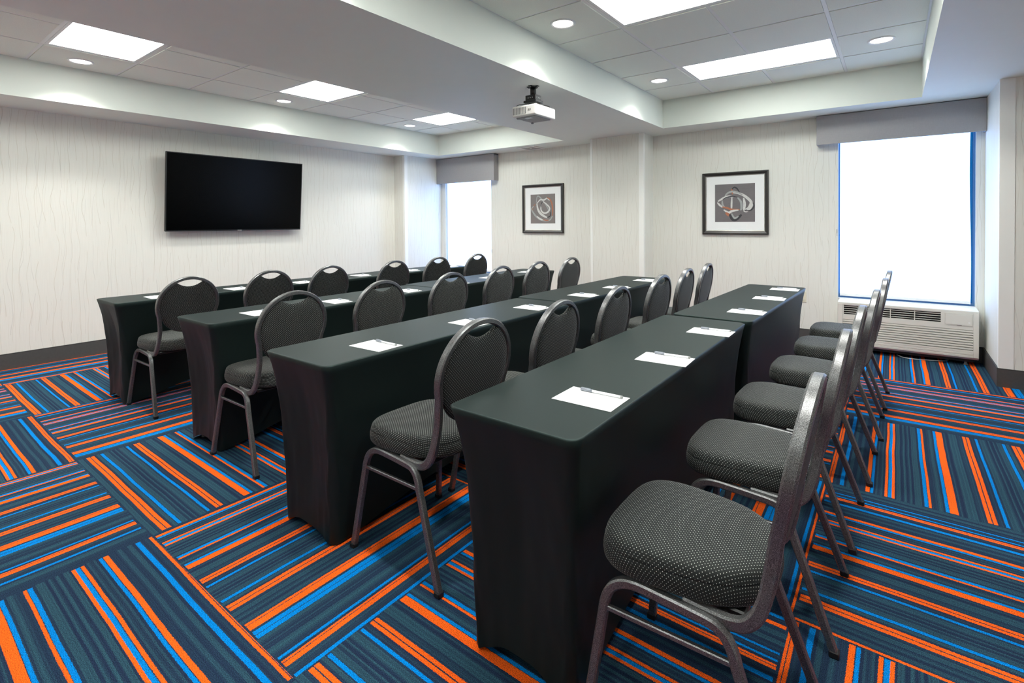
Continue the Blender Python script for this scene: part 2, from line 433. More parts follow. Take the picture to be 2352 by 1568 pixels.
def troffer(x0, x1, y0, y1, label):
    t = thing('ceiling_light', label, 'light', ((x0+x1)/2, (y0+y1)/2, ZT), 0, 'rectangular ceiling light panels')
    a, b = (x1-x0)/2-.014, (y1-y0)/2-.014
    bm = bmesh.new()
    for q in ((-a, a, -b, -b+.02), (-a, a, b-.02, b), (-a, -a+.02, -b+.02, b-.02), (a-.02, a, -b+.02, b-.02)): box(bm, q[0], q[1], q[2], q[3], .001, .03)
    obj('frame', bm, MT['tbar'], t)
    obj('diffuser', nbox(-a+.02, a-.02, -b+.02, b-.02, .006, .02), MT['panel'], t)
lab = {('l', 4): 'large white glowing light panel at far left of the left ceiling tray', ('l', 7): 'middle glowing light panel of the left ceiling tray, above the television', ('l', 10): 'smallest glowing light panel, far end of the left ceiling tray',
       ('r', 7): 'glowing light panel cut by the top edge of the picture, right tray', ('r', 10): 'long glowing light panel in the right ceiling tray nearest the window wall'}
for k in (1, 4, 7, 10):
    troffer(-5.24, -4.05, ly[k], ly[k+1], lab.get(('l', k), 'glowing light panel of the left tray behind the viewer'))
    troffer(-1.58, -.37, ry[k], ry[k+1], lab.get(('r', k), 'added glowing light panel of the right tray, out of view near the viewer' if k == 4 else 'glowing light panel of the right tray behind the viewer'))  # right tray's panel near the viewer is out of view, added for lighting
def can(x, y, label):
    t = thing('downlight', label, 'light', (x, y, ZT), 0, 'round can lights in the ceiling trays')
    bm = bmesh.new(); n = 28
    prof = [(.092, -.003), (.090, -.010), (.080, -.012), (.073, -.008), (.070, -.0035)]
    rg = [[bm.verts.new((r*math.cos(2*math.pi*i/n), r*math.sin(2*math.pi*i/n), z)) for i in range(n)] for r, z in prof]
    for a, b in zip(rg, rg[1:]):
        for i in range(n): bm.faces.new([a[i], a[(i+1) % n], b[(i+1) % n], b[i]])
    obj('trim_ring', bm, MT['tbar'], t, True)
    bm = bmesh.new(); bmesh.ops.create_circle(bm, cap_ends=True, segments=n, radius=.0715, matrix=Matrix.Translation((0, 0, -.0055)))
    o = obj('lens', bm, MT['can'], t)
    ld = bpy.data.lights.new('can_beam', 'SPOT'); ld.energy = SPOT; ld.color = (1, .985, .93); ld.spot_size = R(118); ld.spot_blend = .8; ld.shadow_soft_size = .07
    lo = bpy.data.objects.new('can_beam', ld); COL.objects.link(lo); lo.location = (x, y, ZT-.022)
for x, y, s in ((-5.535, 1.264, 'round ceiling light beside the largest light panel, left tray'), (-5.54, 3.068, 'round ceiling light beside the middle light panel, left tray'), (-5.53, 4.934, 'round ceiling light beside the farthest light panel, left tray'), (-5.54, -.58, 'round ceiling light of the left tray behind the viewer'),
                (-1.871, 4.925, 'round ceiling light left of the long panel, above the projector side of the right tray'), (-.087, 4.905, 'round ceiling light at the right end of the right tray'), (-1.872, 3.096, 'large round ceiling light near the beam at the top of the picture'),
                (-.087, 3.13, 'round ceiling light of the right tray just above the picture'), (-1.87, 1.30, 'round ceiling light of the right tray above the near tables'), (-.087, 1.3, 'round ceiling light of the right tray above the viewer'), (-3.80, 1.264, 'added round ceiling light, unseen behind the beam, near'), (-3.80, 3.068, 'added round ceiling light, unseen behind the beam, middle'), (-3.80, 4.934, 'added round ceiling light, unseen behind the beam, far')):  # cans behind the beam are unseen, added for their light
    can(x, y, s)

# walls
def wall(name, boxes, mat=None):
    bm = bmesh.new()
    for b in boxes: box(bm, *b)
    return struct(name, bm, mat or MT['wall'])
XK = -6.205; YK = 5.412     # left corner pilaster
K0, K1, YKC = -3.171, -2.448, 5.916   # middle column
W1 = (-6.105, -5.105); W2 = (-.468, .59); ZSILL = .498
ZH = 2.30
wall('wall_left', [(XL-.12, XL, YN-.1, YW+.1, 0, ZS)])
wall('wall_far', [(XL, W1[0], YW, YW+.14, 0, ZS), (W1[1], W2[0], YW, YW+.14, 0, ZS), (W2[1], XR+.1, YW, YW+.14, 0, ZS),
                  (W1[0], W1[1], YW, YW+.14, 0, ZSILL), (W1[0], W1[1], YW, YW+.14, ZH, ZS), (W2[0], W2[1], YW, YW+.14, 0, ZSILL), (W2[0], W2[1], YW, YW+.14, ZH, ZS)])
wall('wall_corner_pilaster', [(XL, XK, YK, YW, 0, ZS)])
wall('wall_middle_column', [(K0, K1, YKC, YW, 0, ZS)])
wall('wall_right_return', [(XS, XR+.1, YC, YW, 0, ZS)])
wall('wall_right', [(XR, XR+.12, YN-.1, YC, 0, ZS)])
wall('wall_near', [(XL, XR, YN-.12, YN, 0, ZS)])
# corner guards
def guard(name, x, y, dx, dy, wx=.05, wy=.05):
    bm = bmesh.new()
    x0, x1 = sorted((x, x+dx*wx)); y0, y1 = sorted((y, y+dy*wy)); t = .003
    box(bm, x0 if dx > 0 else x0, x1, *( (y-t, y) if dy > 0 else (y, y+t)), HB, ZS-.001)
    box(bm, *((x-t, x) if dx > 0 else (x, x+t)), y0, y1, HB, ZS-.001)
    return struct(name, bm, MT['guard'])
guard('trim_2', XK, YK, -1, 1, .04, .06)
guard('trim_3', K0, YKC, 1, 1, .032, .032)
guard('trim_4', K1, YKC, -1, 1, .058, .04)
guard('trim_5', XS, YC, 1, 1, .085, .03)
# baseboards
def baseboard(name, segs):
    bm = bmesh.new(); lip = bmesh.new()
    for s in segs:
        box(bm, *s, 0, HB-.008); 
        box(lip, *s, HB-.008, HB)
    o = struct(name, bm, MT['base']); obj('top_lip', lip, MT['basetop'], o); return o
t_ = .011
baseboard('baseboard_left', [(XL, XL+t_, YN, YK)])
baseboard('baseboard_far', [(XL, XK+t_, YK-t_, YK), (XK, XK+t_, YK, YW), (XK+t_, K0-t_, YW-t_, YW), (K0-t_, K0, YKC-t_, YW), (K0, K1, YKC-t_, YKC), (K1, K1+t_, YKC-t_, YW), (K1+t_, XS-t_, YW-t_, YW)])
baseboard('baseboard_right', [(XS-t_, XS, YC-t_, YW), (XS, XR, YC-t_, YC), (XR-t_, XR, YN, YC-t_)])
baseboard('baseboard_near', [(XL, XR, YN, YN+t_)])

# windows
def window(n, x0, x1):
    z0, z1 = ZSILL, ZH
    bm = bmesh.new(); y0, y1 = YW+.055, YW+.10; f = .03
    box(bm, x0, x1, y0, y1, z0, z0+f); box(bm, x0, x1, y0, y1, z1-f, z1); box(bm, x0, x0+f*.5, y0, y1, z0+f, z1-f); box(bm, x1-f*.5, x1, y0, y1, z0+f, z1-f)
    o = struct('window_%d' % n, bm, MT['winframe'])
    obj('pane', nbox(x0+f*.5, x1-f*.5, y0+.02, y0+.024, z0+f, z1-f), MT['glass'], o)
    obj('sill', nbox(x0, x1, YW-.004, YW+.055, z0-.002, z0+.006, bev=.002), MT['white'], o)
window(1, *W1); window(2, *W2)
def shade(x0, x1, z0, label, wave=0):
    t = thing('roller_shade', label, 'blind', ((x0+x1)/2, YW+.025, z0), 0, 'backlit roller shades')
    bm = bmesh.new(); w2 = (x1-x0)/2; n = 24; H = 2.29-z0; F = []; Bk = []
    for i in range(n+1):
        z = H*i/n; e = wave*.006*math.sin(z*3.3+.6)
        F.append((bm.verts.new((-w2, 0, z)), bm.verts.new((w2+e, 0, z)))); Bk.append((bm.verts.new((-w2, .002, z)), bm.verts.new((w2+e, .002, z))))
    for i in range(n):
        bm.faces.new([F[i][0], F[i][1], F[i+1][1], F[i+1][0]]); bm.faces.new([Bk[i][1], Bk[i][0], Bk[i+1][0], Bk[i+1][1]])
        bm.faces.new([F[i][0], F[i+1][0], Bk[i+1][0], Bk[i][0]]); bm.faces.new([F[i][1], Bk[i][1], Bk[i+1][1], F[i+1][1]])
    obj('shade_fabric', bm, MT['shade'], t)
    obj('hem_bar', nbox(-w2, w2, -.005, .007, 0, .026, bev=.003), MT['white'], t)
    bm = bmesh.new()
    cyl(bm, (-w2, .012, H), (w2, .012, H), .02, n=12); obj('roller', bm, MT['grey'], t)
    return t
shade(-6.085, -5.112, .523, 'white backlit roller shade in the narrow window beside the television wall')
shade(-.452, .555, .523, 'large white backlit roller shade above the wall air conditioner', 1)
def valance(x0, x1, z0, label):
    t = thing('window_valance', label, 'valance', ((x0+x1)/2, YW, z0), 0, 'grey fabric window valances')
    w2 = (x1-x0)/2; H = ZS-.006-z0; D = YW-6.115
    obj('front_board', nbox(-w2, w2, -D, -D+.012, 0, H, bev=.003), MT['valance'], t)
    obj('side_board', nbox(-w2, -w2+.012, -D+.012, -.001, 0, H), MT['valance'], t)
    obj('side_board', nbox(w2-.012, w2, -D+.012, -.001, 0, H), MT['valance'], t)
    obj('top_board', nbox(-w2, w2, -D+.012, -.001, H-.012, H), MT['valance'], t)
valance(XK+.001, -4.953, 1.967, 'grey fabric window valance over the narrow window in the far left corner')
valance(-.650, XS-.002, 2.084, 'wide grey fabric window valance over the large right window')
def cord(x, z, label):
    t = thing('shade_cord_clip', label, 'clip', (x, YW, z))
    bm = bmesh.new(); cyl(bm, (0, -.006, 0), (0, -.006, .055), .0022, n=6); obj('cord_loop', bm, MT['grey'], t)
    obj('bracket', nbox(-.006, .006, -.010, 0, -.006, .006, bev=.001, seg=1), MT['white'], t); obj('bracket', nbox(-.006, .006, -.010, 0, .052, .064, bev=.001, seg=1), MT['white'], t)
cord(-5.092, .83, 'small cord clip on the wall at the right edge of the narrow window')
cord(-.478, 1.16, 'small cord clip on the wall at the left edge of the large window')

# ================================================================= wall air conditioner
def ptac():
    X0, X1, YF = -.452, .594, 6.0; z0, z1 = .06, .487
    t = thing('wall_air_conditioner', 'beige wall air conditioner with slatted front below the large window', 'air conditioner', ((X0+X1)/2, YW, 0))
    cx = (X0+X1)/2
    def X(v): return v-cx
    y = YF-YW
    bm = bmesh.new()
    # side profile shell
    prof = [(y+.03, z0), (y+.004, z0+.02), (y, z0+.08), (y, .33), (y+.004, .44), (y+.012, .484), (y+.028, .494), (-.05, .4985), (-.002, .4985), (-.002, z0+.01)]
    L = [bm.verts.new((X(X0), a, b)) for a, b in prof]; Rr = [bm.verts.new((X(X1), a, b)) for a, b in prof]
    n = len(prof)
    for i in range(n):
        j = (i+1) % n
        if prof[i] == (y, z0+.08): continue      # open front behind the slats
        if i in (3, 4): continue
        bm.faces.new([L[i], L[j], Rr[j], Rr[i]])
    bm.faces.new(L); bm.faces.new(Rr[::-1])
    # front frame around slats and upper face
    box(bm, X(X0), X(-.411), y, y+.02, z0+.02, .478, bev=.004); box(bm, X(.556), X(X1), y, y+.02, z0+.02, .478, bev=.004)
    box(bm, X(-.411), X(.556), y, y+.012, z0+.02, .083)
    box(bm, X(-.411), X(.556), y, y+.012, .324, .374)
    box(bm, X(-.411), X(-.401), y, y+.012, .374, .466); box(bm, X(.337), X(.556), y, y+.012, .374, .466)
    box(bm, X(X0), X(X1), y+.001, y+.034, .460, .4945, bev=.008)
    obj('cover', bm, MT['ptac'], t)
    obj('inner_cavity', nbox(X(-.413), X(.558), y+.045, y+.05, .08, .465), MT['ptacd'], t)
    ns = 11; zz = .083; st = (.324-.083)/ns
    me = None
    for i in range(ns):
        zc = zz+st*(i+.5)
        b = bmesh.new(); h = st*.39
        pr = [(y-.001, zc-h), (y-.001, zc+h*.6), (y+.012, zc+h), (y+.018, zc+h*.2)]
        A = [b.verts.new((X(-.411), p, q-zc)) for p, q in pr]; Bq = [b.verts.new((X(.556), p, q-zc)) for p, q in pr]
        for k in range(4): b.faces.new([A[k], A[(k+1) % 4], Bq[(k+1) % 4], Bq[k]])
        b.faces.new(A[::-1]); b.faces.new(Bq)
        o = obj('slat', b, MT['ptac'], t, loc=(0, 0, zc))
    for i in range(4):
        zc = .388+.0205*i
        obj('grille_vane', nbox(X(-.401), X(.337), y+.006, y+.020, zc-.0022, zc+.0022), MT['ptac'], t)
    for xx in (-.155, -.03, .151): obj('grille_post', nbox(X(xx)-.003, X(xx)+.003, y+.002, y+.024, .374, .458), MT['ptac'], t)
    d = obj('control_door', nbox(X(.364), X(.55), y-.004, y+.001, .362, .462, bev=.006, seg=2), MT['ptac'], t)
    b = bmesh.new(); cyl(b, (X(.529), y-.007, .389), (X(.529), y-.003, .389), .007, n=14); obj('lock', b, MT['white'], d)
    obj('finger_notch', nbox(X(.445), X(.48), y-.006, y-.002, .360, .3635, bev=.001, seg=1), MT['ptacd'], d)
    obj('base_pan', nbox(X(X0)+.03, X(X1)-.03, y+.06, -.02, .03, z0+.02), MT['ptacd'], t)
    for xx in (X(X0)+.08, X(X1)-.08):
        b = bmesh.new(); cyl(b, (xx, y+.08, 0), (xx, y+.08, .035), .011, n=10); cyl(b, (xx, y+.08, 0), (xx, y+.08, .006), .018, n=10); obj('leveling_foot', b, MT['grey'], t)
    return t
ptac()
pts = smoothpath([(.02, 6.13, .004), (.07, 6.04, .005), (.16, 6.03, .004), (.25, 6.055, .004), (.36, 6.10, .004), (.40, 6.16, .005)], 5)
bm = sweep(pts, (0, 0, 1), .006, .006); tag(obj('power_cord', bm, MT['white'], None, True), 'thin white cord on the carpet beneath the wall air conditioner', 'cord')

# ================================================================= television
def tv():
    t = thing('television', 'large black flat television tilted forward on the left wall', 'television', (XL, 2.935, 1.67))
    t.rotation_euler = (0, 0, 0)
    g = Matrix.Translation((.130, 0, 0)) @ Matrix.Rotation(R(4.7), 4, 'Y')
    W, H = .789, .437
    def tb(name, mat, *a, par=t, **k):
        b = nbox(*a, **k); b.transform(g); return obj(name, b, mat, par)
    tb('housing', MT['bezel'], -.034, -.002, -W, W, -H, H, bev=.004)
    tb('rear_box', MT['bezel'], -.058, -.034, -W*.6, W*.6, -H*.7, H*.5, bev=.008)
    tb('screen', MT['screen'], -.002, .0005, -W+.009, W-.009, -H+.013, H-.009)
    b = bmesh.new()
    for q in ((-W, W, H-.009, H), (-W, W, -H, -H+.013), (-W, -W+.009, -H+.013, H-.009), (W-.009, W, -H+.013, H-.009)): box(b, -.002, .0025, q[0], q[1], q[2], q[3])
    b.transform(g); obj('bezel', b, MT['bezel'], t)
    tb('badge', MT['grey'], .0025, .004, -.025, .025, -H-.001, -H+.008)
    m = obj('wall_bracket', nbox(0, .02, -.25, .25, -.2, .2, bev=.002), MT['black'], t)
    obj('bracket_arm', nbox(.02, .078, -.22, -.18, -.2, .22), MT['black'], m); obj('bracket_arm', nbox(.02, .078, .18, .22, -.2, .22), MT['black'], m)
tv()

# ================================================================= pictures
def picture(x0, x1, z0, z1, a0, a1, b0, b1, art, strokes, label):
    cx, cz = (x0+x1)/2, (z0+z1)/2
    t = thing('framed_picture', label, 'picture', (cx, YW, cz), 0, 'framed abstract prints')
    W, H = (x1-x0)/2, (z1-z0)/2; fwid = .038; lip = .010
    bm = bmesh.new()
    def ring(bm, r0, y0, r1, y1, r2, y2):
        prev = None
        for r, y in ((r0, y0), (r1, y1), (r2, y2)):
            c = [bm.verts.new((sx*(W-r), y, sz*(H-r))) for sx, sz in ((-1, -1), (1, -1), (1, 1), (-1, 1))]
            if prev:
                for i in range(4): bm.faces.new([prev[i], prev[(i+1) % 4], c[(i+1) % 4], c[i]])
            prev = c
    ring(bm, 0, -.001, 0, -.028, fwid*.35, -.030); ring(bm, fwid*.35, -.030, fwid*.8, -.022, fwid, -.020)
    obj('frame', bm, MT['frame'], t)
    bm = bmesh.new(); ring(bm, fwid, -.020, fwid+lip*.5, -.018, fwid+lip, -.010); obj('frame_lip', bm, MT['lip'], t)
    obj('mat_board', nbox(-W+fwid, W-fwid, -.011, -.004, -H+fwid, H-fwid), MT['mat'], t)
    acx, acz = (a0+a1)/2-cx, (b0+b1)/2-cz; aw, ah = (a1-a0)/2, (b1-b0)/2
    p = obj('print', nbox(acx-aw, acx+aw, -.0125, -.011, acz-ah, acz+ah), MT[art], t)
    for li, (mat, pts, wd) in enumerate(strokes):
        P = smoothpath([(acx+u*aw, -.0128-.00012*li, acz+v*ah) for u, v in pts], 8)
        bm = bmesh.new(); n = len(P); prev = None
        for i, q in enumerate(P):
            d = (P[min(i+1, n-1)]-P[max(i-1, 0)]).normalized(); s = Vector((-d.z, 0, d.x))
            wv = 1.0*wd*aw*(.35+.65*math.sin(math.pi*(i/(n-1)*.9+.05)))
            c = [bm.verts.new(q-s*wv), bm.verts.new(q+s*wv)]
            if prev: bm.faces.new([prev[0], prev[1], c[1], c[0]])
            prev = c
        obj('brush_stroke', bm, MT[mat], p)
S1 = [('sg', [(-.52, .42), (-.45, .85), (-.25, .82), (0, .55), (.3, .2), (.5, -.15)], .045), ('sw', [(-.5, .35), (-.2, .62), (.1, .60), (.35, .70), (.55, .55)], .05), ('so', [(.35, .75), (.6, .62), (.75, .3), (.8, -.1), (.78, -.5)], .055),
      ('sw', [(.02, .5), (.3, .32), (.55, .05), (.45, -.2), (.15, -.3), (-.1, -.15), (-.15, .1), (-.05, .45)], .06), ('sd', [(-.15, .1), (-.1, .35), (.0, .5)], .035), ('sw', [(-.48, .38), (-.4, 0), (-.2, -.3), (.1, -.5), (.4, -.62)], .085),
      ('so', [(-.6, .35), (-.85, .05), (-.8, -.2), (-.6, -.42)], .035), ('sg', [(-.75, .2), (-.92, .0), (-.78, -.25), (-.5, -.55), (-.1, -.75), (.3, -.8), (.6, -.75), (.78, -.5)], .065), ('sw', [(-.5, -.5), (-.2, -.7), (0, -.75)], .06), ('so', [(0, -.74), (.3, -.8), (.5, -.78)], .04), ('sd', [(.35, -.6), (.6, -.5), (.62, -.2)], .04)]
S2 = [('sw', [(-.1, .55), (.2, .5), (.5, .35), (.8, .05), (.82, -.2), (.6, -.45), (.45, -.42)], .07), ('sd', [(-.15, .7), (-.02, .82), (.12, .75), (.25, .55)], .04), ('so', [(-.15, .75), (-.12, .6), (-.1, .45)], .04), ('sg', [(-.52, .25), (-.4, .48), (-.15, .6), (.15, .55), (.4, .4)], .05),
      ('sw', [(-.85, .1), (-.6, .25), (-.3, .35), (-.05, .32)], .06), ('sw', [(-.88, .05), (-.75, -.1), (-.6, -.22)], .05), ('sd', [(-.6, .2), (-.4, .3), (-.1, .35), (.2, .28)], .03), ('sw', [(-.13, .3), (-.15, -.1), (-.15, -.4)], .045), ('sg', [(.15, .28), (.32, .05), (.35, -.25), (.3, -.4)], .06),
      ('sw', [(.45, .25), (.5, -.1), (.45, -.4)], .065), ('sw', [(.6, .22), (.8, .08), (.7, -.25), (.5, -.35)], .05), ('sg', [(-.62, .15), (-.6, -.1), (-.45, -.25)], .05), ('so', [(-.62, -.2), (-.4, -.25), (-.1, -.35), (.25, -.35)], .05), ('sw', [(-.55, -.35), (-.3, -.5), (-.1, -.42), (.2, -.38)], .06),
      ('so', [(-.45, -.5), (-.3, -.62), (-.2, -.6)], .08), ('sd', [(-.25, -.6), (-.1, -.85), (.1, -.85), (.35, -.62)], .09), ('sg', [(-.15, -.55), (0, -.8), (.2, -.7)], .05), ('sd', [(.9, .0), (.95, -.2), (.8, -.4), (.5, -.42)], .035)]
picture(-4.478, -3.765, 1.151, 1.865, -4.334, -3.905, 1.292, 1.720, 'art1', S1, 'small framed print of pale looping ribbons on brown, left of the column')
picture(-1.832, -1.116, 1.151, 1.871, -1.690, -1.257, 1.295, 1.732, 'art2', S2, 'larger framed print of white and grey ribbon loops, nearest the big window')

# outlets, supply vent
def outlet(x, z, label):
    t = thing('wall_outlet', label, 'outlet', (x, YW, z)); 
    pl = obj('cover_plate', nbox(-.035, .035, -.006, 0, -.057, .057, bev=.003), MT['outlet'], t)
    for s in (-1, 1): obj('socket', nbox(-.017, .017, -.009, -.005, s*.025-.015, s*.025+.015, bev=.004), MT['outlet'], t)
outlet(-3.842, .446, 'ivory wall outlet seen between two chair backs left of the column')
outlet(-.787, .485, 'ivory wall outlet just past the end of the nearest table row')
def supply_vent():
    cx, cy = -4.207, 6.05; a = .152
    t = thing('ceiling_vent', 'square white air vent with grey centre in the ceiling by the far wall', 'vent', (cx, cy, ZS))
    bm = bmesh.new()
    for q in ((-a, a, -a, -a+.045), (-a, a, a-.045, a), (-a, -a+.045, -a+.045, a-.045), (a-.045, a, -a+.045, a-.045)): box(bm, q[0], q[1], q[2], q[3], -.010, -.0005, bev=.002, seg=1)
    obj('frame', bm, MT['white'], t)
    for i in range(6):
        y = -.098+.0392*i; obj('vane', nbox(-.107, .107, y-.0145, y+.0145, -.009, -.006), MT['ventgrey'], t)
    obj('backing', nbox(-.107, .107, -.107, .107, -.004, -.0008), MT['bezel'], t)
    b = bmesh.new(); cyl(b, (0, 0, -.013), (0, 0, -.008), .016, n=14); obj('knob', b, MT['white'], t)
supply_vent()

# ================================================================= projector
def projector():
    px, py = -2.30, 3.345
    m = thing('ceiling_projector', 'white projector hanging from a black mount under the ceiling beam', 'projector', (px, py, ZS))
    bm = bmesh.new(); box(bm, -.05, .05, -.016, .016, -.006, 0, bev=.002, seg=1); box(bm, -.016, .016, -.05, .05, -.006, 0, bev=.002, seg=1); cyl(bm, (0, 0, -.012), (0, 0, -.001), .034, n=20)
    p = obj('ceiling_plate', bm, MT['black'], m)
    for dx, dy in ((.042, 0), (-.042, 0), (0, .042), (0, -.042)):
        b = bmesh.new(); cyl(b, (dx, dy, -.010), (dx, dy, -.005), .005, n=8); obj('screw', b, MT['lip'], p)
    b = bmesh.new(); cyl(b, (0, 0, -.075), (0, 0, -.008), .0235, n=20); obj('pole', b, MT['black'], m, True)
    bm = bmesh.new(); box(bm, -.048, .048, -.042, .042, -.118, -.074, bev=.004); box(bm, -.060, .060, -.052, .052, -.134, -.116, bev=.003)
    jb = obj('tilt_joint', bm, MT['black'], m)
    for i in range(3):
        b = bmesh.new(); cyl(b, (.049, -.02+.02*i, -.096), (.0475, -.02+.02*i, -.096), .005, n=8); obj('bolt', b, MT['grey'], jb)
        b = bmesh.new(); cyl(b, (-.02+.02*i, -.0435, -.096), (-.02+.02*i, -.0415, -.096), .005, n=8); obj('bolt', b, MT['grey'], jb)
    for sx, sy in ((1, 1), (1, -1), (-1, 1), (-1, -1)):
        bm = sweep([(sx*.02, sy*.02, -.138), (sx*.075, sy*.085, -.150), (sx*.09, sy*.10, -.160), (sx*.09, sy*.10, -.168)], (0, 0, 1), .005, .020)
        obj('mount_arm', bm, MT['black'], m)
    # body
    x0, x1, y0, y1, zt, zb = -.115, .115, -.13, .15, -.170, -.255
    bm = nbox(x0, x1, y0, y1, zb, zt, bev=.012, seg=3)
    body = obj('housing', bm, MT['white'], m, False)
    for i in range(9):
        xx = x0+.012+.0145*i
        obj('vent_slot', nbox(xx, xx+.0075, y0-.0012, y0+.002, zb+.018, zt-.016), MT['grey'], body)
    for i in range(2): obj('button', nbox(x0+.158+.014*i, x0+.167+.014*i, y0-.0015, y0+.002, zb+.038, zb+.052), MT['grey'], body)
    for i in range(8): obj('rear_vent', nbox(x1-.002, x1+.0008, y1-.10+.0105*i, y1-.094+.0105*i, zb+.018, zt-.018), MT['outlet'], body)
    b = bmesh.new(); cyl(b, (x1-.002, y0+.04, zt-.030), (x1+.002, y0+.04, zt-.030), .016, n=20); obj('sensor_window', b, MT['mat'], body)
    for i in range(2): obj('status_mark', nbox(x1, x1+.001, y0+.085, y0+.103, zb+.032+.012*i, zb+.035+.012*i), MT['grey'], body)
    # underside details and lens
    bm = bmesh.new(); box(bm, x0+.02, x1-.03, y0+.03, y1-.03, zb-.006, zb+.001, bev=.002, seg=1); obj('base_panel', bm, MT['grey'], body)
    obj('label_plate', nbox(-.03, .03, y0+.05, y0+.085, zb-.0075, zb-.0055), MT['mat'], body)
    b = bmesh.new(); cyl(b, (x0+.012, .06, -.212), (x0-.022, .06, -.212), .034, .036, n=24); L = obj('lens_barrel', b, MT['grey'], m)
    b = bmesh.new(); cyl(b, (x0-.0215, .06, -.212), (x0-.0235, .06, -.212), .026, n=24); obj('lens_glass', b, MT['screen'], L)
    b = bmesh.new(); cyl(b, (x0+.03, y1-.04, zb-.016), (x0+.03, y1-.04, zb), .011, n=12); obj('adjuster_foot', b, MT['grey'], body)
    b = bmesh.new(); cyl(b, (x0+.035, y0+.035, zb-.012), (x0+.035, y0+.035, zb), .011, n=12); obj('adjuster_foot', b, MT['grey'], body)
projector()

# ================================================================= covered tables
TH = .747
def table(x0, x1, y0, y1, rz, label, seed):
    rnd = random.Random(seed)
    cx, cy = (x0+x1)/2, (y0+y1)/2; a, b = (x1-x0)/2, (y1-y0)/2
    t = thing('conference_table', label, 'table', (cx, cy, 0), rz, 'narrow tables under fitted black covers')
    # perimeter samples of rounded rectangle
    rc = .035; P = []
    def seg(p, q, n):
        for i in range(n): P.append((p[0]+(q[0]-p[0])*i/n, p[1]+(q[1]-p[1])*i/n, None))
    def arc(cx_, cy_, a0, n=6):
        for i in range(n): 
            g = a0+math.pi/2*i/n; P.append((cx_+rc*math.cos(g), cy_+rc*math.sin(g), 1))
    NL, NS = 46, 18
    seg((a, -b+rc), (a, b-rc), NL); arc(a-rc, b-rc, 0); seg((a-rc, b), (-a+rc, b), NS); arc(-a+rc, b-rc, math.pi/2)
    seg((-a, b-rc), (-a, -b+rc), NL); arc(-a+rc, -b+rc, math.pi); seg((-a+rc, -b), (a-rc, -b), NS); arc(a-rc, -b+rc, 1.5*math.pi)
    bm = bmesh.new(); NZ = 26; rings = []
    fx, fy = .055, .062          # inset of the feet
    ph = [rnd.uniform(0, 6.28) for _ in range(8)]
    for k in range(NZ+1):
        tt = k/NZ; row = []
        for (x, y, c) in P:
            # distance along side from nearest corner
            onlong = abs(abs(x)-a) < 1e-6
            d = (b-abs(y)) if abs(abs(x)-a) <= abs(abs(y)-b) else (a-abs(x))
            L = b if abs(abs(x)-a) <= abs(abs(y)-b) else a
            u = max(0, min(1, d/L))
            hem = (.105 if L == b else .045)*math.sin(min(1, u*1.25)*math.pi/2)**1.5*(0.9+.2*math.sin(ph[0]+x*7))
            z = TH-(TH-hem-.004)*tt
            # inward pull: quick near the top then slow, strongest at corners
            fall = 1-math.exp(-4.2*tt)
            ix = fx*(fall*.75+.25*tt); iy = fy*(fall*.75+.25*tt)
            cave = .030*math.sin(math.pi*min(1, tt*1.0))*(u if L == a else u**.5*.35)
            sx = x*(1-ix/a); sy = y*(1-iy/b)
            if abs(abs(y)-b) < abs(abs(x)-a): sy -= math.copysign(cave, y)
            else: sx -= math.copysign(cave*.6, x)
            # tension folds fanning out of each foot
            fold = math.exp(-(d/.16)**2)*tt**.8*(1-tt*.35)
            wv = (.0095*math.sin(d*95-tt*9+ph[1])+.005*math.sin(d*170-tt*14+ph[2]))*fold
            if abs(abs(y)-b) < abs(abs(x)-a): sy += math.copysign(wv, y)
            else: sx += math.copysign(wv, x)
            if tt < .02: sx, sy = x, y
            row.append(bm.verts.new((sx, sy, z)))
        rings.append(row)
    n = len(P)
    # top with a small rolled edge
    top2 = [bm.verts.new((x*(1-.006/a), y*(1-.006/b), TH+.004)) for x, y, c in P]
    for i in range(n):
        j = (i+1) % n; bm.faces.new([top2[i], rings[0][i], rings[0][j], top2[j]])
    for r1, r2 in zip(rings, rings[1:]):
        for i in range(n):
            j = (i+1) % n; bm.faces.new([r1[i], r2[i], r2[j], r1[j]])
    tf = bm.faces.new(top2)
    o = obj('stretch_cover', bm, MT['cloth'], t, True)
    o.data.polygons[len(o.data.polygons)-1].use_smooth = False
    obj('tabletop', nbox(-a+.03, a-.03, -b+.03, b-.03, TH-.03, TH-.004, bev=.003, seg=1), MT['ptac'], t)
    for sx in (-1, 1):
        for sy in (-1, 1):
            bm = bmesh.new(); cyl(bm, (sx*(a-fx-.035), sy*(b-fy-.05), .0), (sx*(a-fx-.04), sy*(b-fy-.06), TH-.03), .012, n=8); obj('leg', bm, MT['grey'], t)
    return t
# (x0, x1, y0, y1, rotation)
TB = [(-4.845, -4.40, 1.165, 3.01, 0.3, 'near black covered table of the back row by the television wall'),
      (-4.82, -4.375, 3.03, 4.88, 0.2, 'far black covered table of the back row by the television wall'),
      (-3.500, -3.040, 1.225, 3.065, 1.0, 'near black covered table of the second row from the television wall'),
      (-3.570, -3.110, 3.08, 4.97, 0.8, 'far black covered table of the second row from the television wall'),
      (-2.212, -1.748, 1.115, 3.00, 0.35, 'near black covered table of the third row, flared end facing the viewer'),
      (-2.240, -1.765, 3.03, 4.86, -.5, 'far black covered table of the third row, short of the middle column'),
      (-1.088, -.636, 1.098, 2.95, .25, 'nearest black covered table, large dark end in the foreground'),
      (-1.045, -.600, 2.995, 4.80, -1.3, 'far black covered table of the row nearest the window chairs')]
for i, (x0, x1, y0, y1, rz, lb) in enumerate(TB): table(x0, x1, y0, y1, R(rz), lb, i+1)

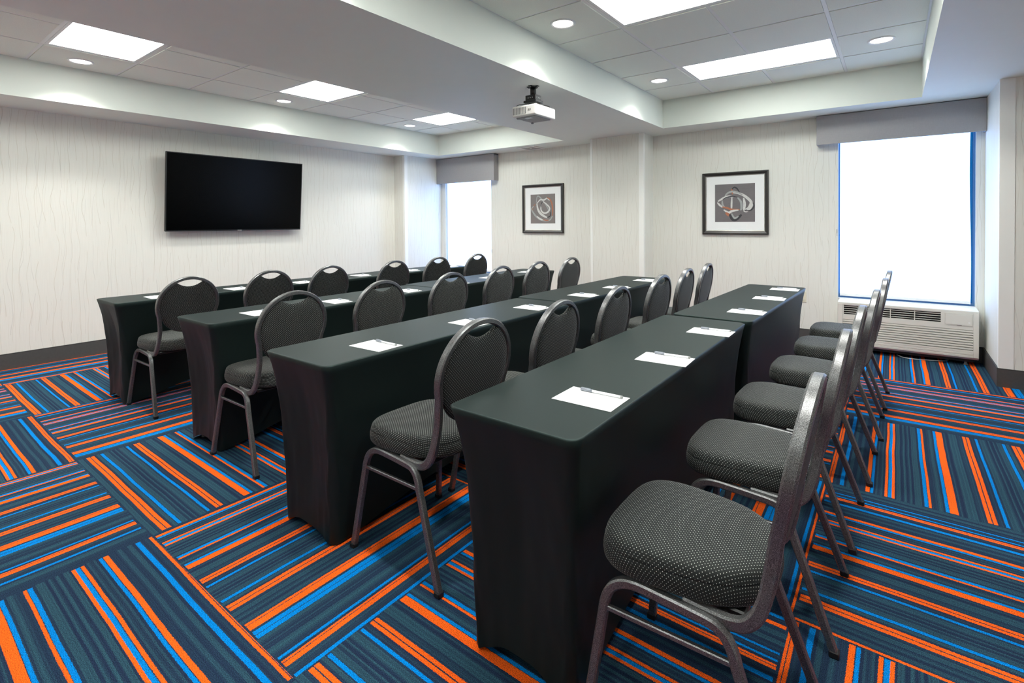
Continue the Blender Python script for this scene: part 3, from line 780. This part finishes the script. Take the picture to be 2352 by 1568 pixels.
# ================================================================= note sheets and pens
def sheet(x, y, rz, n, label):
    o = obj('note_paper', nbox(-.10, .10, -.07, .07, 0, .0012), MT['paper'], None); o.location = (x, y, TH+.0045); o.rotation_euler = (0, 0, rz)
    tag(o, label, 'paper', 'note papers laid on the tables'); return o
pen0 = thing('pen', 'x', 'pen', (0, 0, 0), 0, 'pens lying on the note papers')
bm = bmesh.new(); cyl(bm, (-.035, 0, .0048), (.066, 0, .0048), .0042, n=14); obj('barrel', bm, MT['penb'], pen0, True)
bm = bmesh.new(); cyl(bm, (-.072, 0, .0052), (-.032, 0, .0052), .0052, n=14); obj('cap', bm, MT['penc'], pen0, True)
bm = bmesh.new(); cyl(bm, (.066, 0, .0048), (.072, 0, .0048), .0046, n=14); obj('end_plug', bm, MT['grey'], pen0, True)
obj('clip', nbox(-.070, -.038, -.0015, .0015, .0100, .0115, bev=.0004, seg=1), MT['penc'], pen0)
ords = ['first', 'second', 'third', 'fourth', 'fifth', 'sixth']
PP = {1: [(-4.53, 1.475), (-4.53, 2.06), (-4.50, 2.64), (-4.57, 3.36), (-4.56, 4.05), (-4.55, 4.70)],
      2: [(-3.165, 1.565), (-3.175, 2.125), (-3.19, 2.80), (-3.22, 3.42), (-3.235, 3.93), (-3.26, 4.62)],
      3: [(-1.868, 1.452), (-1.868, 2.085), (-1.875, 2.695), (-1.875, 3.375), (-1.862, 3.925), (-1.868, 4.555)],
      4: [(-.755, 1.403), (-.732, 1.980), (-.728, 2.600), (-.712, 3.300), (-.708, 3.965), (-.702, 4.555)]}
rown = {1: 'the back table row', 2: 'the second table row', 3: 'the third table row', 4: 'the nearest table row'}
rr = random.Random(3); firstpen = True
for r in PP:
    for i, (x, y) in enumerate(PP[r]):
        rz = R(rr.uniform(-3, 3)); ps = '%s from near end of %s' % (ords[i], rown[r])
        sheet(x, y, rz, i, 'white note paper, '+ps)
        off = Vector((.012, .054+rr.uniform(-.006, .004), 0)); off.rotate(Matrix.Rotation(rz, 3, 'Z').to_quaternion())
        loc = (x+off.x, y+off.y, TH+.0058); lb = 'silver capped pen on paper, '+ps; pz = rz+R(rr.uniform(-4, 1))
        if firstpen: pen0.location = loc; pen0.rotation_euler = (0, 0, pz); pen0['label'] = lb; firstpen = False
        else: dup(pen0, loc, pz, lb)

# ================================================================= banquet chairs
# local axes: +x = towards the back, y across, origin on the floor under the rear feet
def make_chair():
    t = thing('banquet_chair', 'x', 'chair', (0, 0, 0), 0, 'round backed banquet chairs with dotted black fabric')
    # seat cushion
    out = []; N = 56; cx = -.265
    for i in range(N):
        g = 2*math.pi*i/N; c, s = math.cos(g), math.sin(g)
        e = 2/3.6
        x = math.copysign(abs(c)**e, c)*.205; y = math.copysign(abs(s)**e, s)
        hw = .193-.09*x if x < 0 else .193-.15*x
        if x > .06: y *= 1-.18*((x-.06)/.14)**2
        out.append((x, y*hw))
    prof = [(0, .507), (.3, .5068), (.6, .506), (.8, .504), (.90, .5015), (.95, .4975), (.978, .491), (.992, .483), (.998, .477), (1.003, .4755), (.997, .474), (1.006, .4705), (1.018, .456), (1.020, .444), (1.012, .432), (.985, .423), (.92, .419)]
    obj('seat', cushion(out, prof, lambda a, b, h: (cx+a, b, h)), MT['fabric'], t, True)
    obj('seat_pan', nbox(cx-.16, cx+.16, -.15, .15, .402, .4195, bev=.004, seg=1), MT['black'], t)
    # back: circle in a leaning plane
    zc, rad = .745, .190; tl = .185
    def pl(y, v, h=0):   # v along the lean, h towards the front
        c, s = math.cos(tl), math.sin(tl)
        return (-.016+v*s-h*c, y, zc+v*c+h*s)
    # frame path
    low = [(-.235, .178, .409), (-.165, .179, .406), (-.125, .180, .409), (-.098, .180, .420), (-.076, .178, .446), (-.062, .174, .485), (-.053, .1695, .53), (-.046, .167, .575), (-.040, .1695, .62)]
    low = smoothpath(low, 3)
    circ = []; g0 = R(-21)
    K = 34
    for i in range(K+1):
        g = g0+(math.pi-2*g0)*i/K
        rx = rad; circ.append(((pl(rx*math.cos(g), rad*math.sin(g))), (0, math.cos(g), math.sin(g))))
    path = [tuple(p) for p in low]; nr = [(0, 1, 0)]*len(low)
    # join
    p_end = Vector(low[-1]); c0 = Vector(circ[0][0])
    mid = p_end.lerp(c0, .5); path.append((mid.x, mid.y-.0002, mid.z)); nr.append((0, 1, -.15))
    for p, n in circ: path.append(p); nr.append(n)
    path.append((mid.x, -mid.y+.0002, mid.z)); nr.append((0, -1, -.15))
    for p in reversed(low): path.append((p[0], -p[1], p[2])); nr.append((0, -1, 0))
    obj('back_frame', sweep(path, nr, .0215, .030), MT['metal'], t, True)
    # pad
    out = []; N = 64
    for i in range(N):
        g = 2*math.pi*i/N; y = .180*math.cos(g); v = .190*math.sin(g)-(.012 if math.sin(g) < 0 else 0)
        cut = .130+4.7*y*y
        if math.sin(g) > 0 and v > cut: v = cut
        out.append((y, v+.01))
    pf = [(0, .020), (.3, .0195), (.6, .017), (.8, .013), (.92, .008), (.98, .002), (1.0, -.004)]
    pb = [(0, -.016), (.4, -.0158), (.75, -.015), (.93, -.013), (.985, -.009), (1.0, -.004)]
    bm = cushion(out, pf, lambda a, b, h: pl(a, b-.01, h), (.3, .1), False)
    b2 = cushion(out, pb, lambda a, b, h: pl(a, b-.01, h), (.9, .6), False)
    me = bpy.data.meshes.new('t'); b2.to_mesh(me); b2.free(); bm.from_mesh(me); bpy.data.meshes.remove(me)
    bmesh.ops.remove_doubles(bm, verts=bm.verts, dist=.0002)
    obj('backrest', bm, MT['fabric'], t, True)
    # inverted U side frames
    for s in (-1, 1):
        yt, yf, yr = s*.193, s*.232, s*.215
        front = smoothpath([(-.470, yf, .012), (-.452, s*.219, .15), (-.436, s*.2075, .27)], 3)+smoothpath([(-.430, s*.2035, .315), (-.424, s*.201, .350), (-.410, s*.198, .380), (-.388, s*.1955, .399), (-.360, s*.194, .408), (-.33, yt, .4095)], 3)
        rail = [(-.33, yt, .4095), (-.25, yt, .406), (-.185, yt, .402)]
        rear = smoothpath([(-.185, yt, .402), (-.160, s*.1935, .398), (-.138, s*.195, .384), (-.122, s*.197, .358), (-.112, s*.199, .325)], 3)+smoothpath([(-.0925, s*.2015, .27), (-.0458, s*.2085, .14), (0, yr, .012)], 3)
        obj('side_rail', sweep(rail, (0, 1, 0), .0235, .0235), MT['metal'], t, True)
        lf = obj('leg', sweep(front, (0, 1, 0), .0235, .0235), MT['metal'], t, True)
        lr = obj('leg', sweep(rear, (0, 1, 0), .0235, .0235), MT['metal'], t, True)
        for par, x, y in ((lf, -.4715, yf), (lr, .001, yr)):
            obj('foot_cap', nbox(x-.0135, x+.0135, y-.0135, y+.0135, 0, .020, bev=.003, seg=1), MT['foot'], par)
        for zz in (.13, .29):
            xx = -.47+zz*.115; b = bmesh.new(); yy = s*(.232-.095*zz)
            cyl(b, (xx, yy-s*.0112, zz), (xx, yy-s*.0145, zz), .005, n=8); obj('stack_button', b, MT['foot'], lf)
        obj('stretcher', sweep([(-.430, s*.204, .330), (-.27, s*.2015, .331), (-.115, s*.199, .332)], (0, 1, 0), .013, .013), MT['metal'], t, True)
    obj('cross_bar', sweep([(-.36, -.19, .408), (-.36, 0, .410), (-.36, .19, .408)], (0, 0, 1), .012, .022), MT['metal'], t)
    obj('cross_bar', sweep([(-.155, -.19, .404), (-.155, 0, .406), (-.155, .19, .404)], (0, 0, 1), .012, .022), MT['metal'], t)
    return t
CH = {1: [(-3.972, 1.482), (-3.965, 2.06), (-3.96, 2.59), (-3.95, 3.30), (-3.95, 3.90), (-3.955, 4.545)],
      2: [(-2.61, 1.485), (-2.62, 2.085), (-2.622, 2.715), (-2.66, 3.36), (-2.67, 3.94), (-2.685, 4.565)],
      3: [(-1.262, 1.455), (-1.25, 2.015), (-1.255, 2.64), (-1.285, 3.385), (-1.295, 3.96), (-1.305, 4.53)],
      4: [(-.160, 1.362), (-.143, 1.985), (-.125, 2.585), (-.090, 3.235), (-.062, 3.90), (-.045, 4.51)]}
ch0 = make_chair(); first = True
rowc = {1: 'at the table row by the television', 2: 'at the second row from the television', 3: 'at the third row from the television', 4: 'in the chair line nearest the large window'}
rr = random.Random(11)
for r in CH:
    for i, (x, y) in enumerate(CH[r]):
        lb = 'black dotted chair, %s from near end %s' % (ords[i], rowc[r])
        rz = R(rr.uniform(-1.5, 1.5))
        if first: ch0.location = (x, y, 0); ch0.rotation_euler = (0, 0, rz); ch0['label'] = lb; first = False
        else: dup(ch0, (x, y, 0), rz, lb)
